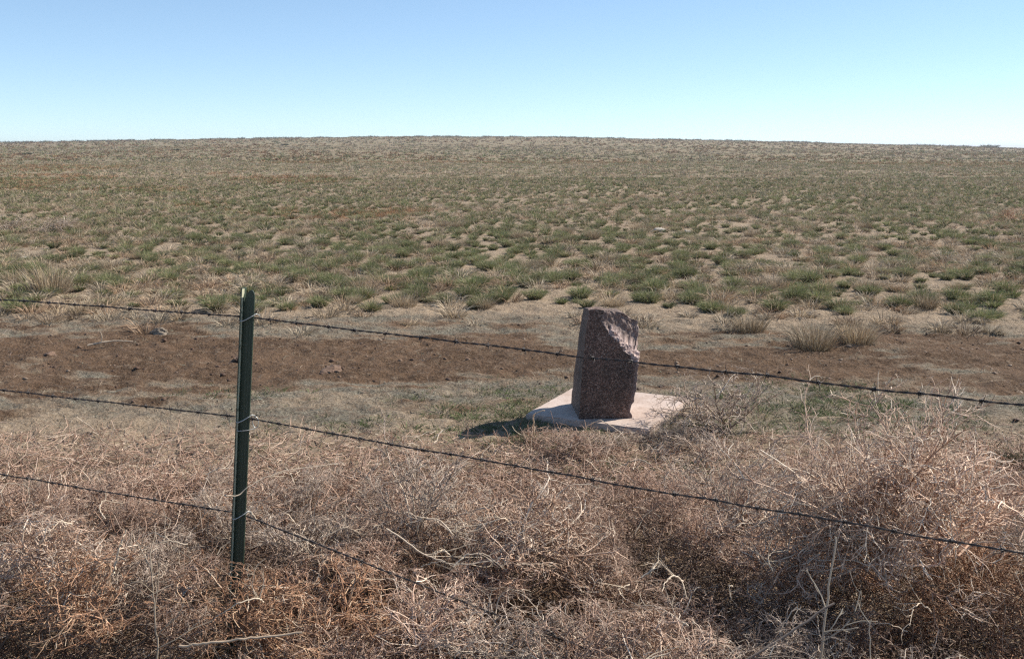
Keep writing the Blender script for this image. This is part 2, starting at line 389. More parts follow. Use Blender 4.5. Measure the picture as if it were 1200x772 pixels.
def tpost_parts(root_xy, lean, rotz):
    """T section: the flange seen nearly edge-on at the left, the web running right with a rounded top"""
    H = 1.386 / lean.z
    import bmesh
    bm = bmesh.new()
    # flange (x thickness), slightly bowed, with rounded edges
    fw, ft = .034, .0038
    prof = [(-ft / 2 - .0012, -fw / 2), (ft / 2 - .0012, -fw / 2), (ft / 2, -fw * .25), (ft / 2 + .0006, 0), (ft / 2, fw * .25), (ft / 2 - .0012, fw / 2), (-ft / 2 - .0012, fw / 2), (-ft / 2, 0)]
    zs = [-.15, H - .003, H]; rings = []
    for k, z in enumerate(zs):
        s = .9 if k == 2 else 1
        rings.append([bm.verts.new((x * s, y * s, z)) for x, y in prof])
    for a, b in zip(rings[:-1], rings[1:]):
        for i in range(len(prof)): bm.faces.new([a[i], a[(i + 1) % 8], b[(i + 1) % 8], b[i]])
    bm.faces.new(rings[0][::-1]); bm.faces.new(rings[-1])
    # studs on the outer face
    for k in range(24):
        z = .06 + k * .054
        for s in (0,):
            r = bmesh.ops.create_cube(bm, size=1); vv = r['verts']
            for v in vv: v.co = Vector((v.co.x * .009 - .0055, v.co.y * (.010 if v.co.x > 0 else .005), v.co.z * .012 + z))
    me = bpy.data.meshes.new('flange'); bm.to_mesh(me); bm.free()
    # web: thickened sheet with a rounded top corner and a heavier rib at its outer edge
    bm = bmesh.new(); WW = .040; th = .0040
    out = [(.0026, -.15), (WW, -.15), (WW, H - .028)]
    for k in range(1, 9):
        a = k / 8 * math.pi * .62; out.append((WW - .0125 + .0125 * math.cos(a), H - .028 + .024 * math.sin(a)))
    out += [(.009, H - .022), (.0055, H - .040), (.0026, H - .052)]
    for s in (-1, 1):
        vs_ = [bm.verts.new((x, s * (th / 2), z)) for x, z in out]
        if s < 0: va = vs_
        else: vb = vs_
    bm.faces.new(va); bm.faces.new(vb[::-1])
    for i in range(len(out)): bm.faces.new([va[i], vb[i], vb[(i + 1) % len(out)], va[(i + 1) % len(out)]])
    bmesh.ops.recalc_face_normals(bm, faces=bm.faces[:])
    for xr in (.011, .022, .032):    # rolled ribs down the web
        r = bmesh.ops.create_cube(bm, size=1)
        for v in r['verts']: v.co = Vector((v.co.x * .003 + xr, v.co.y * .0058 , v.co.z * (H - .06 + .13) + (H - .06 - .13) / 2))
    me2 = bpy.data.meshes.new('web'); bm.to_mesh(me2); bm.free()
    # inner corner strip, coloured pale to imitate sunlight on the flange's near half
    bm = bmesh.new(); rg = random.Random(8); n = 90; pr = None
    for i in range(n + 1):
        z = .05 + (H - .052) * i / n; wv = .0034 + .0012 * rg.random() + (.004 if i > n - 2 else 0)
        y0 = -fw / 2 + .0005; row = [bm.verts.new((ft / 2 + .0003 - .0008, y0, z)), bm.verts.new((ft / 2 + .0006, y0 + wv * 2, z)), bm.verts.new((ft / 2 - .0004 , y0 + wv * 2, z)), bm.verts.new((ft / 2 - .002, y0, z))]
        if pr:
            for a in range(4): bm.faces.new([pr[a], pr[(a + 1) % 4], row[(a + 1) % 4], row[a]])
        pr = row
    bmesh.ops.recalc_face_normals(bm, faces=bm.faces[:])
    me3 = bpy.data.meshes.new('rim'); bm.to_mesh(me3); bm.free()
    return me, me2, me3
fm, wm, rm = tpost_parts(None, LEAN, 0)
def place_post(x, y, lean):
    q = lean.to_track_quat('Z', 'Y'); 
    post = bpy.data.objects.new('post', None); COL.objects.link(post); post.parent = fence
    zax = lean.normalized(); xax = Vector((math.cos(rad(-12)), math.sin(rad(-12)), 0)); xax = (xax - xax.dot(zax) * zax).normalized(); yax = zax.cross(xax)
    post.matrix_local = Matrix.Translation(Vector((x, y, 0)) - FO) @ Matrix((xax, yax, zax)).transposed().to_4x4()
    link('flange', fm, M_green, post); link('web', wm, M_green, post); link('painted_sunlit_strip', rm, M_sunlit, post)
    return post
POSTS = [(-4.5, 4.72), (-1.018, 3.3), (2.42, 1.42)]
place_post(*POSTS[0], Vector((.02, .01, 1))); place_post(*POSTS[1], LEAN); place_post(*POSTS[2], Vector((-.02, 0, 1)))
def build_wire(z0, name, seed, zl, zr):
    rng = np.random.default_rng(seed); B = Batch()
    pp = [np.array([POSTS[0][0], POSTS[0][1] + .02, zl]), np.array([-1.018 + .088 * z0 + .014, 3.3 + .012, z0]), np.array([POSTS[2][0], POSTS[2][1] + .02, zr])]
    line = []
    for a, b in zip(pp[:-1], pp[1:]):
        t = np.linspace(0, 1, 700)[:, None]; L = np.linalg.norm(b - a)
        p = a + (b - a) * t; p[:, 2] -= .012 * 4 * (t * (1 - t))[:, 0]
        kink = sum(np.sin(t[:, 0] * L * f + rng.random() * 9) * am for f, am in ((7, .0018), (17, .0012), (31, .0008)))
        p[:, 2] += kink * np.sin(np.pi * t[:, 0]); line.append(p if a is pp[0] else p[1:])
    line = np.concatenate(line); d = norm(np.gradient(line, axis=0)); s = np.concatenate([[0], np.cumsum(np.linalg.norm(np.diff(line, axis=0), axis=1))])
    up = np.array([0, 0, 1.]); sd = norm(np.cross(d, up)); u2 = np.cross(sd, d)
    for ph in (0, math.pi):
        an = s / .035 * 2 * math.pi * .5 + ph
        p = line + (np.cos(an)[:, None] * sd + np.sin(an)[:, None] * u2) * .0016
        V, Q, C = tubes(p[None], .0016, .0016, np.array([1., 1, 1]), 5); B.add(V, Q)
    g = .05
    while g < s[-1]:
        i = int(np.searchsorted(s, g)); i = min(i, len(s) - 2); c = line[i]
        t = np.linspace(0, 2 * math.pi * 2.3, 26); ro = rng.random() * 6
        coil = c + d[i] * (t / t[-1] * .008 - .004)[:, None] + (np.cos(t + ro)[:, None] * sd[i] + np.sin(t + ro)[:, None] * u2[i]) * .0046
        V, Q, C = tubes(coil[None], .0015, .0015, np.array([1., 1, 1]), 4); B.add(V, Q)
        for k in range(4):
            a = ro + k * 1.57 + rng.random() * .5; q = c + d[i] * rng.uniform(-.006, .006)
            dd = norm(np.cos(a) * sd[i] + np.sin(a) * u2[i] + d[i] * rng.uniform(-.4, .4))
            V, Q, C = tubes(np.stack([q, q + dd * .009, q + dd * .019])[None], .0014, .0004, np.array([1., 1, 1]), 4); B.add(V, Q)
        g += rng.uniform(.105, .135)
    V = B.V; me = B.mesh('wire', True)
    o = link('wire_strand', me, M_wire, fence, -FO)
build_wire(1.285, 'wire', 1, 1.31, 1.30); build_wire(.935, 'wire', 2, .95, .96); build_wire(.588, 'wire', 3, .62, .14)
def clip(z, seed, loop):
    # a wire clip hooked over the strand, round the web and the flange
    x0 = -1.018 + .088 * z
    pts = [(x0 - .012, 3.318, z + .006), (x0 - .009, 3.295, z - .004), (x0 + .0, 3.277, z - .010), (x0 + .016, 3.281, z - .004), (x0 + .034, 3.286, z + .006), (x0 + .046, 3.298, z + .013), (x0 + .052, 3.312, z + .006), (x0 + .050, 3.318, z - .008)]
    P = np.array(pts); t = np.linspace(0, len(P) - 1, 50); Pi = np.stack([np.interp(t, range(len(P)), P[:, k]) for k in range(3)], 1)
    B = Batch(); V, Q, C = tubes(Pi[None], .0017, .0017, np.array([1., 1, 1]), 6); B.add(V, Q)
    if loop:
        a = np.linspace(0, 2 * math.pi * .8, 40); c = np.array([x0 + .054, 3.308, z - .016])
        Pl = np.stack([c[0] + .010 * np.sin(a), c[1] + 0 * a, c[2] + .020 * np.cos(a)], 1); V, Q, C = tubes(Pl[None], .0016, .0016, np.array([1., 1, 1]), 5); B.add(V, Q)
        lo = np.array([(x0 - .014, 3.305, z - .030), (x0 + .0, 3.276, z - .038), (x0 + .03, 3.283, z - .038), (x0 + .054, 3.300, z - .036)])
        t = np.linspace(0, 3, 30); Pl = np.stack([np.interp(t, range(4), lo[:, k]) for k in range(3)], 1); V, Q, C = tubes(Pl[None], .0013, .0013, np.array([1., 1, 1]), 5); B.add(V, Q)
    me = B.mesh('clip', True); link('wire_clip', me, M_clip, fence, -FO)
clip(1.285, 1, False); clip(.935, 2, True); clip(.588, 3, False)

# ------------------------------------------------------------------ grass tufts of the prairie
GREEN = [(.175, .195, .08), (.225, .23, .11), (.125, .145, .06), (.29, .27, .16)]
TAN = [(.42, .32, .21), (.52, .42, .30), (.33, .24, .16), (.42, .29, .19), (.40, .33, .24)]
RUST = [(.34, .19, .095), (.28, .15, .075), (.40, .26, .15)]
def tuft_mesh(seed, n, R, L, green, width=.0045, flat=.75, drypart=.22):
    rng = np.random.default_rng(seed)
    r = R * .6 * np.sqrt(rng.random(n)); a = rng.random(n) * 6.283
    base = np.stack([r * np.cos(a), r * np.sin(a), np.zeros(n) - .01], 1)
    D = norm(np.stack([np.cos(a) * (r / R * 1.6 + rng.normal(size=n) * .35), np.sin(a) * (r / R * 1.6 + rng.normal(size=n) * .35), np.full(n, flat)], 1))
    ln = L * rng.uniform(.5, 1.1, n) * (1 - .35 * (r / R))
    k = rng.random(n) < drypart
    C = np.where(k[:, None], pick(rng, n, TAN, [3, 3, 2, 1, 2]), pick(rng, n, GREEN, [3, 3, 2, 1])) if green else pick(rng, n, TAN, [3, 3, 2, 1, 2])
    ln = np.where(k & green, ln * .8, ln)
    V, T, CC = blades(base, D, ln, width, rng.uniform(.05, .6, n), C, rng, 2)
    return new_mesh('tuft', V, None, T, CC)

def off_slab(x, y, h=.455):
    a = rad(26); dx, dy = x - .695, y - 6.86
    return np.maximum(np.abs(dx * math.cos(a) - dy * math.sin(a)), np.abs(dx * math.sin(a) + dy * math.cos(a))) > h
def view_ok(x, y, m=1.0):
    return (np.abs(x) < y * .58 + m) & (y > 0)
def scatter(rng, y0, y1, dens, power=1.0):
    """random positions in the wedge seen from the road, density per square metre"""
    area = .58 * (y1 ** 2 - y0 ** 2) + 2 * (y1 - y0); n = int(area * dens)
    y = np.sqrt(rng.uniform(y0 ** 2, y1 ** 2, int(n))); x = rng.uniform(-1, 1, int(n)) * (y * .58 + 1); return x, y
rng = np.random.default_rng(11)
def green_frac(x, y):
    r = np.hypot(x, y); g = fbm(x * .13 + 9, y * .10, 77, 4)
    g2 = fbm(x * .03 + 2, y * .018 + 5, 78, 3)
    base = np.interp(r, [11, 14, 20, 45, 80, 150, 300], [.40, .54, .68, .76, .64, .42, .26])
    return np.clip(base + (g - .5) * .6 + (g2 - .5) * .8, 0, 1)
# candidate tufts by jittered grid, so that they stand apart as bunchgrass does
def jitter_grid(y0, y1, s, rng):
    gx = np.arange(-y1 * .58 - 2, y1 * .58 + 2, s); gy = np.arange(y0, y1, s)
    X, Y = np.meshgrid(gx, gy); X = X.ravel() + rng.uniform(-.48, .48, X.size) * s; Y = Y.ravel() + rng.uniform(-.48, .48, Y.size) * s
    k = np.abs(X) < Y * .58 + 1.5; return X[k], Y[k]
X, Y = jitter_grid(10.7, 60, .34, rng)
edge = 11.0 - .06 * X + (fbm(X * .7, Y * .7, 40, 3) - .5) * 1.6
k = (Y > edge) & (rng.random(len(X)) < green_frac(X, Y) * np.interp(np.hypot(X, Y), [10, 12, 60], [.6, .95, .9])); X, Y = X[k], Y[k]
Rr = np.hypot(X, Y); inview = np.abs(X) < Y * .525 + .15
size = rng.uniform(.42, 1.0, len(X)) ** 1.2
key = size / Rr * np.where(inview, 1, .01); order = np.argsort(-key)
size = size * np.interp(Y, [11, 19], [1.2, 1.0])
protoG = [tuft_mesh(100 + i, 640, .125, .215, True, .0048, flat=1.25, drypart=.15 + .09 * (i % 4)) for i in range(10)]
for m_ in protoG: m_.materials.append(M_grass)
ind = order[:290]; rest = order[290:]
def sector(x, y):
    p = 600 + 1167 * x / y
    return ('near the left edge' if p < 190 else 'above the fence post' if p < 380 else 'between post and stone' if p < 640 else 'behind the marker stone' if p < 800 else 'right of the stone' if p < 1000 else 'near the right edge')
def row(x, y): return 'at the field edge' if y < 12.3 else 'second row back' if y < 13.4 else 'third row back' if y < 14.6 else 'fourth row back' if y < 16 else 'fifth row back' if y < 17.5 else 'in the far rows'
for i in ind:
    s = size[i]; ob = link('grass_tuft', protoG[rng.integers(10)], None, None, (X[i], Y[i], float(ground_z(X[i], Y[i]))), (0, 0, rng.random() * 6.28), (s, s, s * rng.uniform(.95, 1.35)))
    tag(ob, ('large' if s > 1 else 'small') + ' green bunchgrass tuft ' + row(X[i], Y[i]) + ', ' + sector(X[i], Y[i]), 'grass tuft', 'green bunchgrass tufts nearest the track')

def mass(xs, ys, sz, nb, wid, pal, wts, L, R, seg, seed, flat=.75, drypal=None, dry=0.0):
    """many tufts in one batch; nb blades each"""
    rng = np.random.default_rng(seed); N = len(xs); n = N * nb
    if N == 0: return None
    ti = np.repeat(np.arange(N), nb); a = rng.random(n) * 6.283; rr = np.sqrt(rng.random(n)); r = R * .6 * rr * sz[ti]
    z = ground_z(xs, ys)
    base = np.stack([xs[ti] + r * np.cos(a), ys[ti] + r * np.sin(a), z[ti] - .01], 1)
    D = norm(np.stack([np.cos(a) * (rr * .9 + rng.normal(size=n) * .3), np.sin(a) * (rr * .9 + rng.normal(size=n) * .3), np.full(n, flat)], 1))
    tc = pick(rng, N, pal, wts, .22)[ti]; C = tc * rng.uniform(.6, 1.3, (n, 1))
    if dry: 
        kk = rng.random(n) < dry; C = np.where(kk[:, None], pick(rng, n, drypal, [1] * len(drypal)), C)
    ln = L * rng.uniform(.5, 1.1, n) * sz[ti]
    return blades(base, D, ln, wid if np.isscalar(wid) else wid[ti], rng.uniform(.1, .6, n), C, rng, seg)
B = Batch()
xr, yr, sr = X[rest], Y[rest], size[rest]; rr = np.hypot(xr, yr)
for lo, hi, nb, wd in ((0, 24, 200, .0065), (24, 36, 80, .011), (36, 48, 44, .018), (48, 99, 28, .026)):
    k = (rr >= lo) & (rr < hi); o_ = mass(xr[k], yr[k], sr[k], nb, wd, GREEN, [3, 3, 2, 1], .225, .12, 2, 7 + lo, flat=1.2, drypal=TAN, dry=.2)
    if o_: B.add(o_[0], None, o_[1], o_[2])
for lo, hi, dens, nb, wd, L in ((60, 110, 1.3, 12, .05, .22), (110, 220, .4, 8, .12, .3), (220, 452, .09, 6, .28, .38)):
    x, y = scatter(rng, lo, hi, dens); k = rng.random(len(x)) < green_frac(x, y) * 1.2; x, y = x[k], y[k]
    o_ = mass(x, y, rng.uniform(.7, 1.4, len(x)), nb, wd, GREEN, [3, 3, 2, 1], L * 1.15, L * 1.1, 1, int(lo), drypal=TAN, dry=.2)
    B.add(o_[0], None, o_[1], o_[2])
o = link('green_grass', B.mesh('green_grass'), M_grass); tag(o, 'green bunchgrass covering the open prairie out to the horizon', 'grass', kind='stuff')
# dry tan grass in between
B = Batch()
for lo, hi, dens, nb, wd, L in ((9.2, 20, 13.0, 64, .0075, .115), (20, 36, 9, 30, .013, .13), (36, 60, 6, 16, .024, .15), (60, 110, 2.6, 10, .05, .16), (110, 220, .45, 8, .12, .24), (220, 452, .11, 6, .28, .32)):
    x, y = scatter(rng, lo, hi, dens); g = fbm(x * .35, y * .35, 55, 3)
    ed = 9.95 - .09 * x + (fbm(x * .8, y * .8, 42, 3) - .5) * 2.0
    k = (rng.random(len(x)) < np.clip(.65 + (g - .5) * 2.2, .2, 1)) & (y > ed); x, y = x[k], y[k]
    rust = fbm(x * .05 + 4, y * .035, 90, 3) + np.interp(np.hypot(x, y), [0, 60, 200, 400], [-.1, 0, .08, .10]) > .57
    for sel, pal in ((~rust, TAN), (rust, RUST)):
        if sel.sum():
            o_ = mass(x[sel], y[sel], rng.uniform(.5, 1.5, sel.sum()), nb, wd, pal if lo < 110 else [tuple(.72 * c for c in p_) for p_ in pal], [1] * len(pal), L * 1.5, L * 1.1, 2 if hi <= 20 else 1, int(lo) + 3 + len(pal), flat=.8)
            B.add(o_[0], None, o_[1], o_[2])
o = link('dry_grass', B.mesh('dry_grass'), M_dry); tag(o, 'short tan dried grass between the green tufts of the prairie', 'grass', kind='stuff')

# tan upright bunches
def bunch_mesh(seed, n=420, H=.34, R=.14):
    rng = np.random.default_rng(seed); r = R * np.sqrt(rng.random(n)); a = rng.random(n) * 6.283
    base = np.stack([r * np.cos(a), r * np.sin(a), np.zeros(n) - .01], 1)
    D = norm(np.stack([np.cos(a) * (r / R * .5 + rng.normal(size=n) * .16), np.sin(a) * (r / R * .5 + rng.normal(size=n) * .16), np.ones(n)], 1))
    C = pick(rng, n, [(.40, .31, .2), (.31, .23, .15), (.47, .39, .28), (.22, .16, .10)], [3, 3, 2, 1])
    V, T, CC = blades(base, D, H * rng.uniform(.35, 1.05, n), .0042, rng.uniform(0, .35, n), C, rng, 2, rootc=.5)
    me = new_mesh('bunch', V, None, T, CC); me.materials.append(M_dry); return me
bm_ = [bunch_mesh(300 + i) for i in range(4)]
def bunch(x, y, s, i, label=None, hs=1):
    o = link('dry_bunchgrass', bm_[i % 4], None, None, (x, y, float(ground_z(x, y))), (0, 0, i * 1.7), (s, s, s * hs))
    tag(o, label or 'small bunch of dried grass ' + row(x, y) + ', ' + sector(x, y), 'dry grass', 'tan bunches of dried grass')
bunch(2.85, 9.25, 1.15, 0, 'tall dense tan grass bunch right of the stone at the track edge, left of two'); bunch(3.35, 9.5, 1.05, 1, 'tall tan grass bunch right of the stone at the track edge, right of two')
bunch(-5.9, 12.6, 1.5, 2, 'largest pale straw grass bunch beyond the track near the left edge', 1.1); bunch(2.45, 10.1, 1.0, 3, 'grey tan grass bunch beyond the track just right of the stone', .8)
rg = np.random.default_rng(61)
xb, yb = scatter(rg, 11, 26, .32)
for q, (x, y) in enumerate(zip(xb, yb)):
    if abs(x) < .53 * y: bunch(x, y, rg.uniform(.45, .95), q, None, rg.uniform(.7, 1))

# scrub on the crest
B = Batch(); rg = np.random.default_rng(71)
az = rg.uniform(-31, 31, 2600); az = az[rg.random(2600) < 1.5 * sstep(.38, .6, fbm(az * 1.3 + 50, az * 0, 8, 3)) * np.interp(az, [-31, -12, 0, 31], [1, 1, .5, .35])]
rs_ = rg.uniform(405, 452, len(az)); xs = rs_ * np.sin(np.radians(az)); ys = rs_ * np.cos(np.radians(az))
o_ = mass(xs, ys, rg.uniform(.5, 1.3, len(xs)) ** 1.6, 26, .22, [(.09, .075, .06), (.12, .095, .075), (.08, .085, .06)], [1, 1, 1], .95, .9, 1, 72)
B.add(o_[0], None, o_[1], o_[2]); o = link('distant_scrub', B.mesh('scrub'), M_grass); tag(o, 'low dark scrub along the prairie horizon', 'scrub', kind='stuff')
def px_az(px): return math.atan((px - 600) / 1167)
for px, r, s, lab in ((1150, 446, 3.0, 'lone tiny dark bush on the skyline near the right edge'), (213, 190, .8, 'small dark bush on the far prairie below the left skyline'), (40, 170, .7, 'small dark green bush far out on the prairie near the left edge'), (338, 230, .8, 'tiny dark bush far out above the fence post')):
    a = px_az(px); x, y = r * math.sin(a), r * math.cos(a)
    V, T, C = mass(np.array([0.]), np.array([1e-6]), np.array([1.]), 260, .09 if r < 300 else .16, [(.05, .055, .03)], [1], .8, 1.1, 1, int(px)); V = V - [0, 0, ground_z(0, 1e-6)]
    o = link('distant_bush', new_mesh('bush', V, None, T, C), M_grass, None, (x, y, float(ground_z(x, y))), (0, 0, 0), (s, s, s * .8)); tag(o, lab, 'bush')

# ------------------------------------------------------------------ ground cover round the track
B = Batch(); rg = np.random.default_rng(81)
x, y = scatter(rg, 5.6, 11.6, 190); d_, m_, f_ = masks(x, y)
k = (rg.random(len(x)) < m_ * .85 + .04 * d_) & off_slab(x, y); x, y = x[k], y[k]
o_ = mass(x, y, rg.uniform(.4, 1.8, len(x)) * (.5 + vnoise(x * 9, y * 9, 4)), 8, .006, [(.30, .29, .215), (.37, .36, .28), (.22, .21, .145), (.33, .27, .21), (.26, .19, .145)], [3, 3, 2, 2, 1], .032, .06, 1, 82, flat=.6)
B.add(o_[0], None, o_[1], o_[2]); o = link('ground_cover', B.mesh('cover'), M_grass); tag(o, 'pale grey green low ground cover beside the bare dirt track', 'ground cover', kind='stuff')
B = Batch()
x, y = scatter(rg, 5.0, 11.8, 130); d_, m_, f_ = masks(x, y); nz = fbm(x * 1.4, y * 2.5, 91, 3)
k = (rg.random(len(x)) < np.clip((nz - .42) * 4, .05, 1) * (1 - .6 * d_)) & off_slab(x, y, .44); x, y = x[k], y[k]
n = len(x); D = norm(np.stack([rg.normal(size=n), rg.normal(size=n), rg.uniform(.05, .9, n)], 1))
V, T, C = blades(np.stack([x, y, ground_z(x, y)], 1), D, rg.uniform(.03, .11, n), .0032, rg.uniform(0, .8, n), pick(rg, n, [(.45, .35, .26), (.36, .25, .17), (.27, .2, .17), (.36, .34, .24)], [3, 3, 2, 1]), rg, 2)
B.add(V, None, T, C); o = link('dry_litter', B.mesh('litter'), M_dry); tag(o, 'scattered dry straw and stalk litter beside the dirt track', 'litter', kind='stuff')
# green grass patches near the slab
B = Batch()
for cx, cy, sx, sy, n, h in ((.35, 6.2, .22, .12, 60, .06), (.05, 6.7, .12, .2, 40, .06), (1.2, 6.5, .2, .2, 50, .07), (-.15, 6.55, .35, .3, 90, .07), (.75, 5.5, .25, .18, 60, .06), (.1, 7.3, .4, .25, 60, .055), (2.1, 6.9, .35, .3, 110, .08), (2.9, 6.6, .5, .3, 80, .06), (-1.2, 6.3, .3, .2, 25, .05), (-2.2, 7.4, .25, .15, 25, .05), (2.4, 7.6, .3, .2, 40, .06)):
    x = cx + rg.normal(size=n) * sx; y = cy + rg.normal(size=n) * sy; k = off_slab(x, y, .47); x, y = x[k], y[k]
    o_ = mass(x, y, rg.uniform(.6, 1.3, len(x)), 22, .0045, [(.10, .13, .05), (.14, .15, .075), (.2, .19, .11)], [3, 2, 2], h, .11, 2, 93 + n); B.add(o_[0], None, o_[1], o_[2])
o = link('green_weeds', B.mesh('weeds'), M_grass); tag(o, 'patches of short green grass around the marker slab', 'grass', kind='stuff')

# clods and stones on the track
def rock_mesh(seed, flat=.5):
    import bmesh
    bm = bmesh.new(); bmesh.ops.create_icosphere(bm, subdivisions=4, radius=1)
    P = np.array([v.co[:] for v in bm.verts]); e = n3(P + seed, seed, 1.4) * .9 + n3(P + seed, seed + 3, 4) * .35 + n3(P, seed + 7, 11) * .12
    for v, q in zip(bm.verts, e): v.co = v.co * (1 + q); v.co.z *= flat
    me = bpy.data.meshes.new('rock'); bm.to_mesh(me); bm.free(); return me
def rock_mat(name, a, b):
    m = bpy.data.materials.new(name); m.use_nodes = True; t = m.node_tree; tc = nd(t, 'ShaderNodeTexCoord').outputs['Object']
    t.links.new(ramp(t, noise(t, tc, 4, 7, .7), [(.35, a), (.65, b)]), t.nodes['Principled BSDF'].inputs[0]); t.nodes['Principled BSDF'].inputs['Roughness'].default_value = .95; return m
MR = rock_mat('dirt_clod', (.07, .04, .027), (.19, .12, .08)); ML = rock_mat('pale_rock', (.26, .22, .18), (.5, .46, .4)); MG = rock_mat('grey_clod', (.10, .08, .06), (.27, .22, .17))
for x, y, s, m_, lab in ((-3.61, 10.0, (.10, .07, .10), MG, 'grey brown stone lying at the far left edge of the dirt track'), (-4.24, 8.95, (.11, .06, .07), MR, 'dark dirt clod on the bare track near the left edge'),
                         (-1.55, 8.3, (.13, .08, .07), MR, 'mossy dark clod on the dirt track, centre left of the stone'), (-2.42, 8.7, (.07, .05, .05), MR, 'small dark clod on the dirt track just right of the post'),
                         (-8.05, 16.4, (.12, .08, .08), ML, 'whitish rock among grass tufts near the left edge'), (3.3, 22.3, (.16, .1, .13), ML, 'pale rock in a bare dirt patch far out in the grass'), (3.9, 22.0, (.12, .1, .1), ML, 'smaller pale rock beside the bare dirt patch far out')):
    o = link('rock', rock_mesh(int(abs(x * 10)) + 3), m_, None, (x, y, float(ground_z(x, y)) + s[2] * .15), (0, 0, x), s); tag(o, lab, 'rock')
B = Batch(); rg = np.random.default_rng(99)
x, y = scatter(rg, 6.4, 11, 60); d_, m_, f_ = masks(x, y); k = rg.random(len(x)) < d_ * .8 + .12; x, y = x[k], y[k]; n = len(x)
ico = np.array([[1, 0, 0], [-1, 0, 0], [0, 1, 0], [0, -1, 0], [0, 0, 1], [0, 0, -1.]]); it = np.array([[0, 2, 4], [2, 1, 4], [1, 3, 4], [3, 0, 4], [2, 0, 5], [1, 2, 5], [3, 1, 5], [0, 3, 5]])
s = (rg.random(n) ** 5 * .026 + .004)[:, None, None]
V = (ico[None] * rg.uniform(.6, 1.3, (n, 6, 1)) * s * [1.2, 1, .6]) + np.stack([x, y, ground_z(x, y)], 1)[:, None]
B.add(V.reshape(-1, 3), None, (it[None] + (np.arange(n) * 6)[:, None, None]).reshape(-1, 3), np.repeat(pick(rg, n, [(.13, .075, .05), (.2, .13, .09), (.08, .045, .03), (.3, .22, .16)], [3, 2, 2, 1]), 6, 0))
o = link('gravel', B.mesh('gravel'), M_twig); tag(o, 'small dirt crumbs scattered on the bare track', 'dirt crumbs', kind='stuff')

# ------------------------------------------------------------------ tumbleweeds
PINK = [(.43, .285, .21), (.53, .37, .28), (.25, .145, .10), (.64, .49, .38), (.78, .66, .53)]
GREYT = [(.40, .305, .24), (.48, .38, .31), (.26, .185, .14), (.58, .48, .38), (.68, .58, .46)]
ORNG = [(.45, .265, .165), (.37, .20, .115), (.54, .37, .24), (.27, .145, .085), (.70, .56, .42)]
def tumbleweed(seed, pal, wts, R=.36, flat=.75, n0=13, m1=8, m2=5, m3=1, open_=1.0, up=.0):
    rng = np.random.default_rng(seed); B = Batch()
    a = rng.random(n0) * 6.283; e = rng.uniform(-.05, 1.4, n0)
    P = np.zeros((n0, 3)); P[:, :2] = rng.normal(size=(n0, 2)) * .03; D = np.stack([np.cos(a) * np.cos(e), np.sin(a) * np.cos(e), np.sin(e) + .15], 1)
    L = R * 1.25 * rng.uniform(.75, 1.2, n0)
    p0, d0 = grow(P, D, L, 8, .20, np.array([0, 0, up]), rng)
    V, Q, C = tubes(p0, .0048, .0024, pick(rng, n0, pal, wts) * 1.15, 4); B.add(V, Q, None, C)
    P1, D1, L1 = spawn(p0, d0, L, m1, .12, 1.0, .55, rng); p1, d1 = grow(P1, D1, L1, 6, .34, np.array([0, 0, .04 + up]), rng)
    V, Q, C = tubes(p1, .0032, .0018, pick(rng, len(P1), pal, wts) * 1.15, 3); B.add(V, Q, None, C)
    P2, D2, L2 = spawn(p1, d1, L1, m2, .15, .95, .5, rng); p2, d2 = grow(P2, D2, L2, 4, .42, np.array([0, 0, .03]), rng)
    V, Q, C = tubes(p2, .0022, .0013, pick(rng, len(P2), pal, wts), 3); B.add(V, Q, None, C)
    if m3:
        P3, D3, L3 = spawn(p2, d2, L2, m3, .2, 1.0, .55, rng); p3, d3 = grow(P3, D3, np.maximum(L3, .02), 2, .35, 0, rng)
        V, Q, C = tubes(p3, .0018, .0010, pick(rng, len(P3), pal, wts), 3); B.add(V, Q, None, C)
        # dry bracts
        Pb, Db, Lb = spawn(p2, d2, L2, 2, .2, 1.4, .1, rng); nb = len(Pb)
        V, T, C = blades(Pb, Db, rng.uniform(.008, .024, nb), .0050, .2, pick(rng, nb, pal, wts), rng, 1); B.add(V, None, T, C)
    me = B.mesh('tumbleweed')
    co = np.empty(len(me.vertices) * 3, dtype=np.float32); me.vertices.foreach_get('co', co); co = co.reshape(-1, 3)
    r = np.linalg.norm(co, axis=1) + 1e-6; lim = R * 1.05; rn = np.where(r > lim, lim + (r - lim) * .35, r); co *= (rn / r)[:, None]
    co[:, 2] = np.where(co[:, 2] < -.01, -co[:, 2] * .3, co[:, 2]); co[:, 2] *= flat * 1.25
    me.vertices.foreach_set('co', co.ravel()); me.update(); me.materials.append(M_twig); return me
TW = {'p': [tumbleweed(500 + i, PINK, [4, 3, 3, 2, .7]) for i in range(4)], 'g': [tumbleweed(520 + i, GREYT, [4, 3, 3, 2, .6]) for i in range(2)], 'o': [tumbleweed(540 + i, ORNG, [4, 3, 2, 3, .7]) for i in range(2)], 'b': [tumbleweed(560 + i, [(.58, .40, .29), (.68, .50, .38), (.34, .20, .135), (.80, .67, .54)], [3, 3, 2, 2], n0=17) for i in range(2)]}
rg = np.random.default_rng(123)
def weed(kind, x, y, z, s, label=None, sz=1.0, group='dried tumbleweeds heaped along the fence', i=None, tilt=.5):
    L = TW[kind]; me = L[rg.integers(len(L)) if i is None else i]
    o = link('tumbleweed', me, None, None, (x, y, z), (rg.uniform(-tilt, tilt), rg.uniform(-tilt, tilt), rg.random() * 6.28), (s, s, s * sz))
    tag(o, label, 'tumbleweed', group); return o
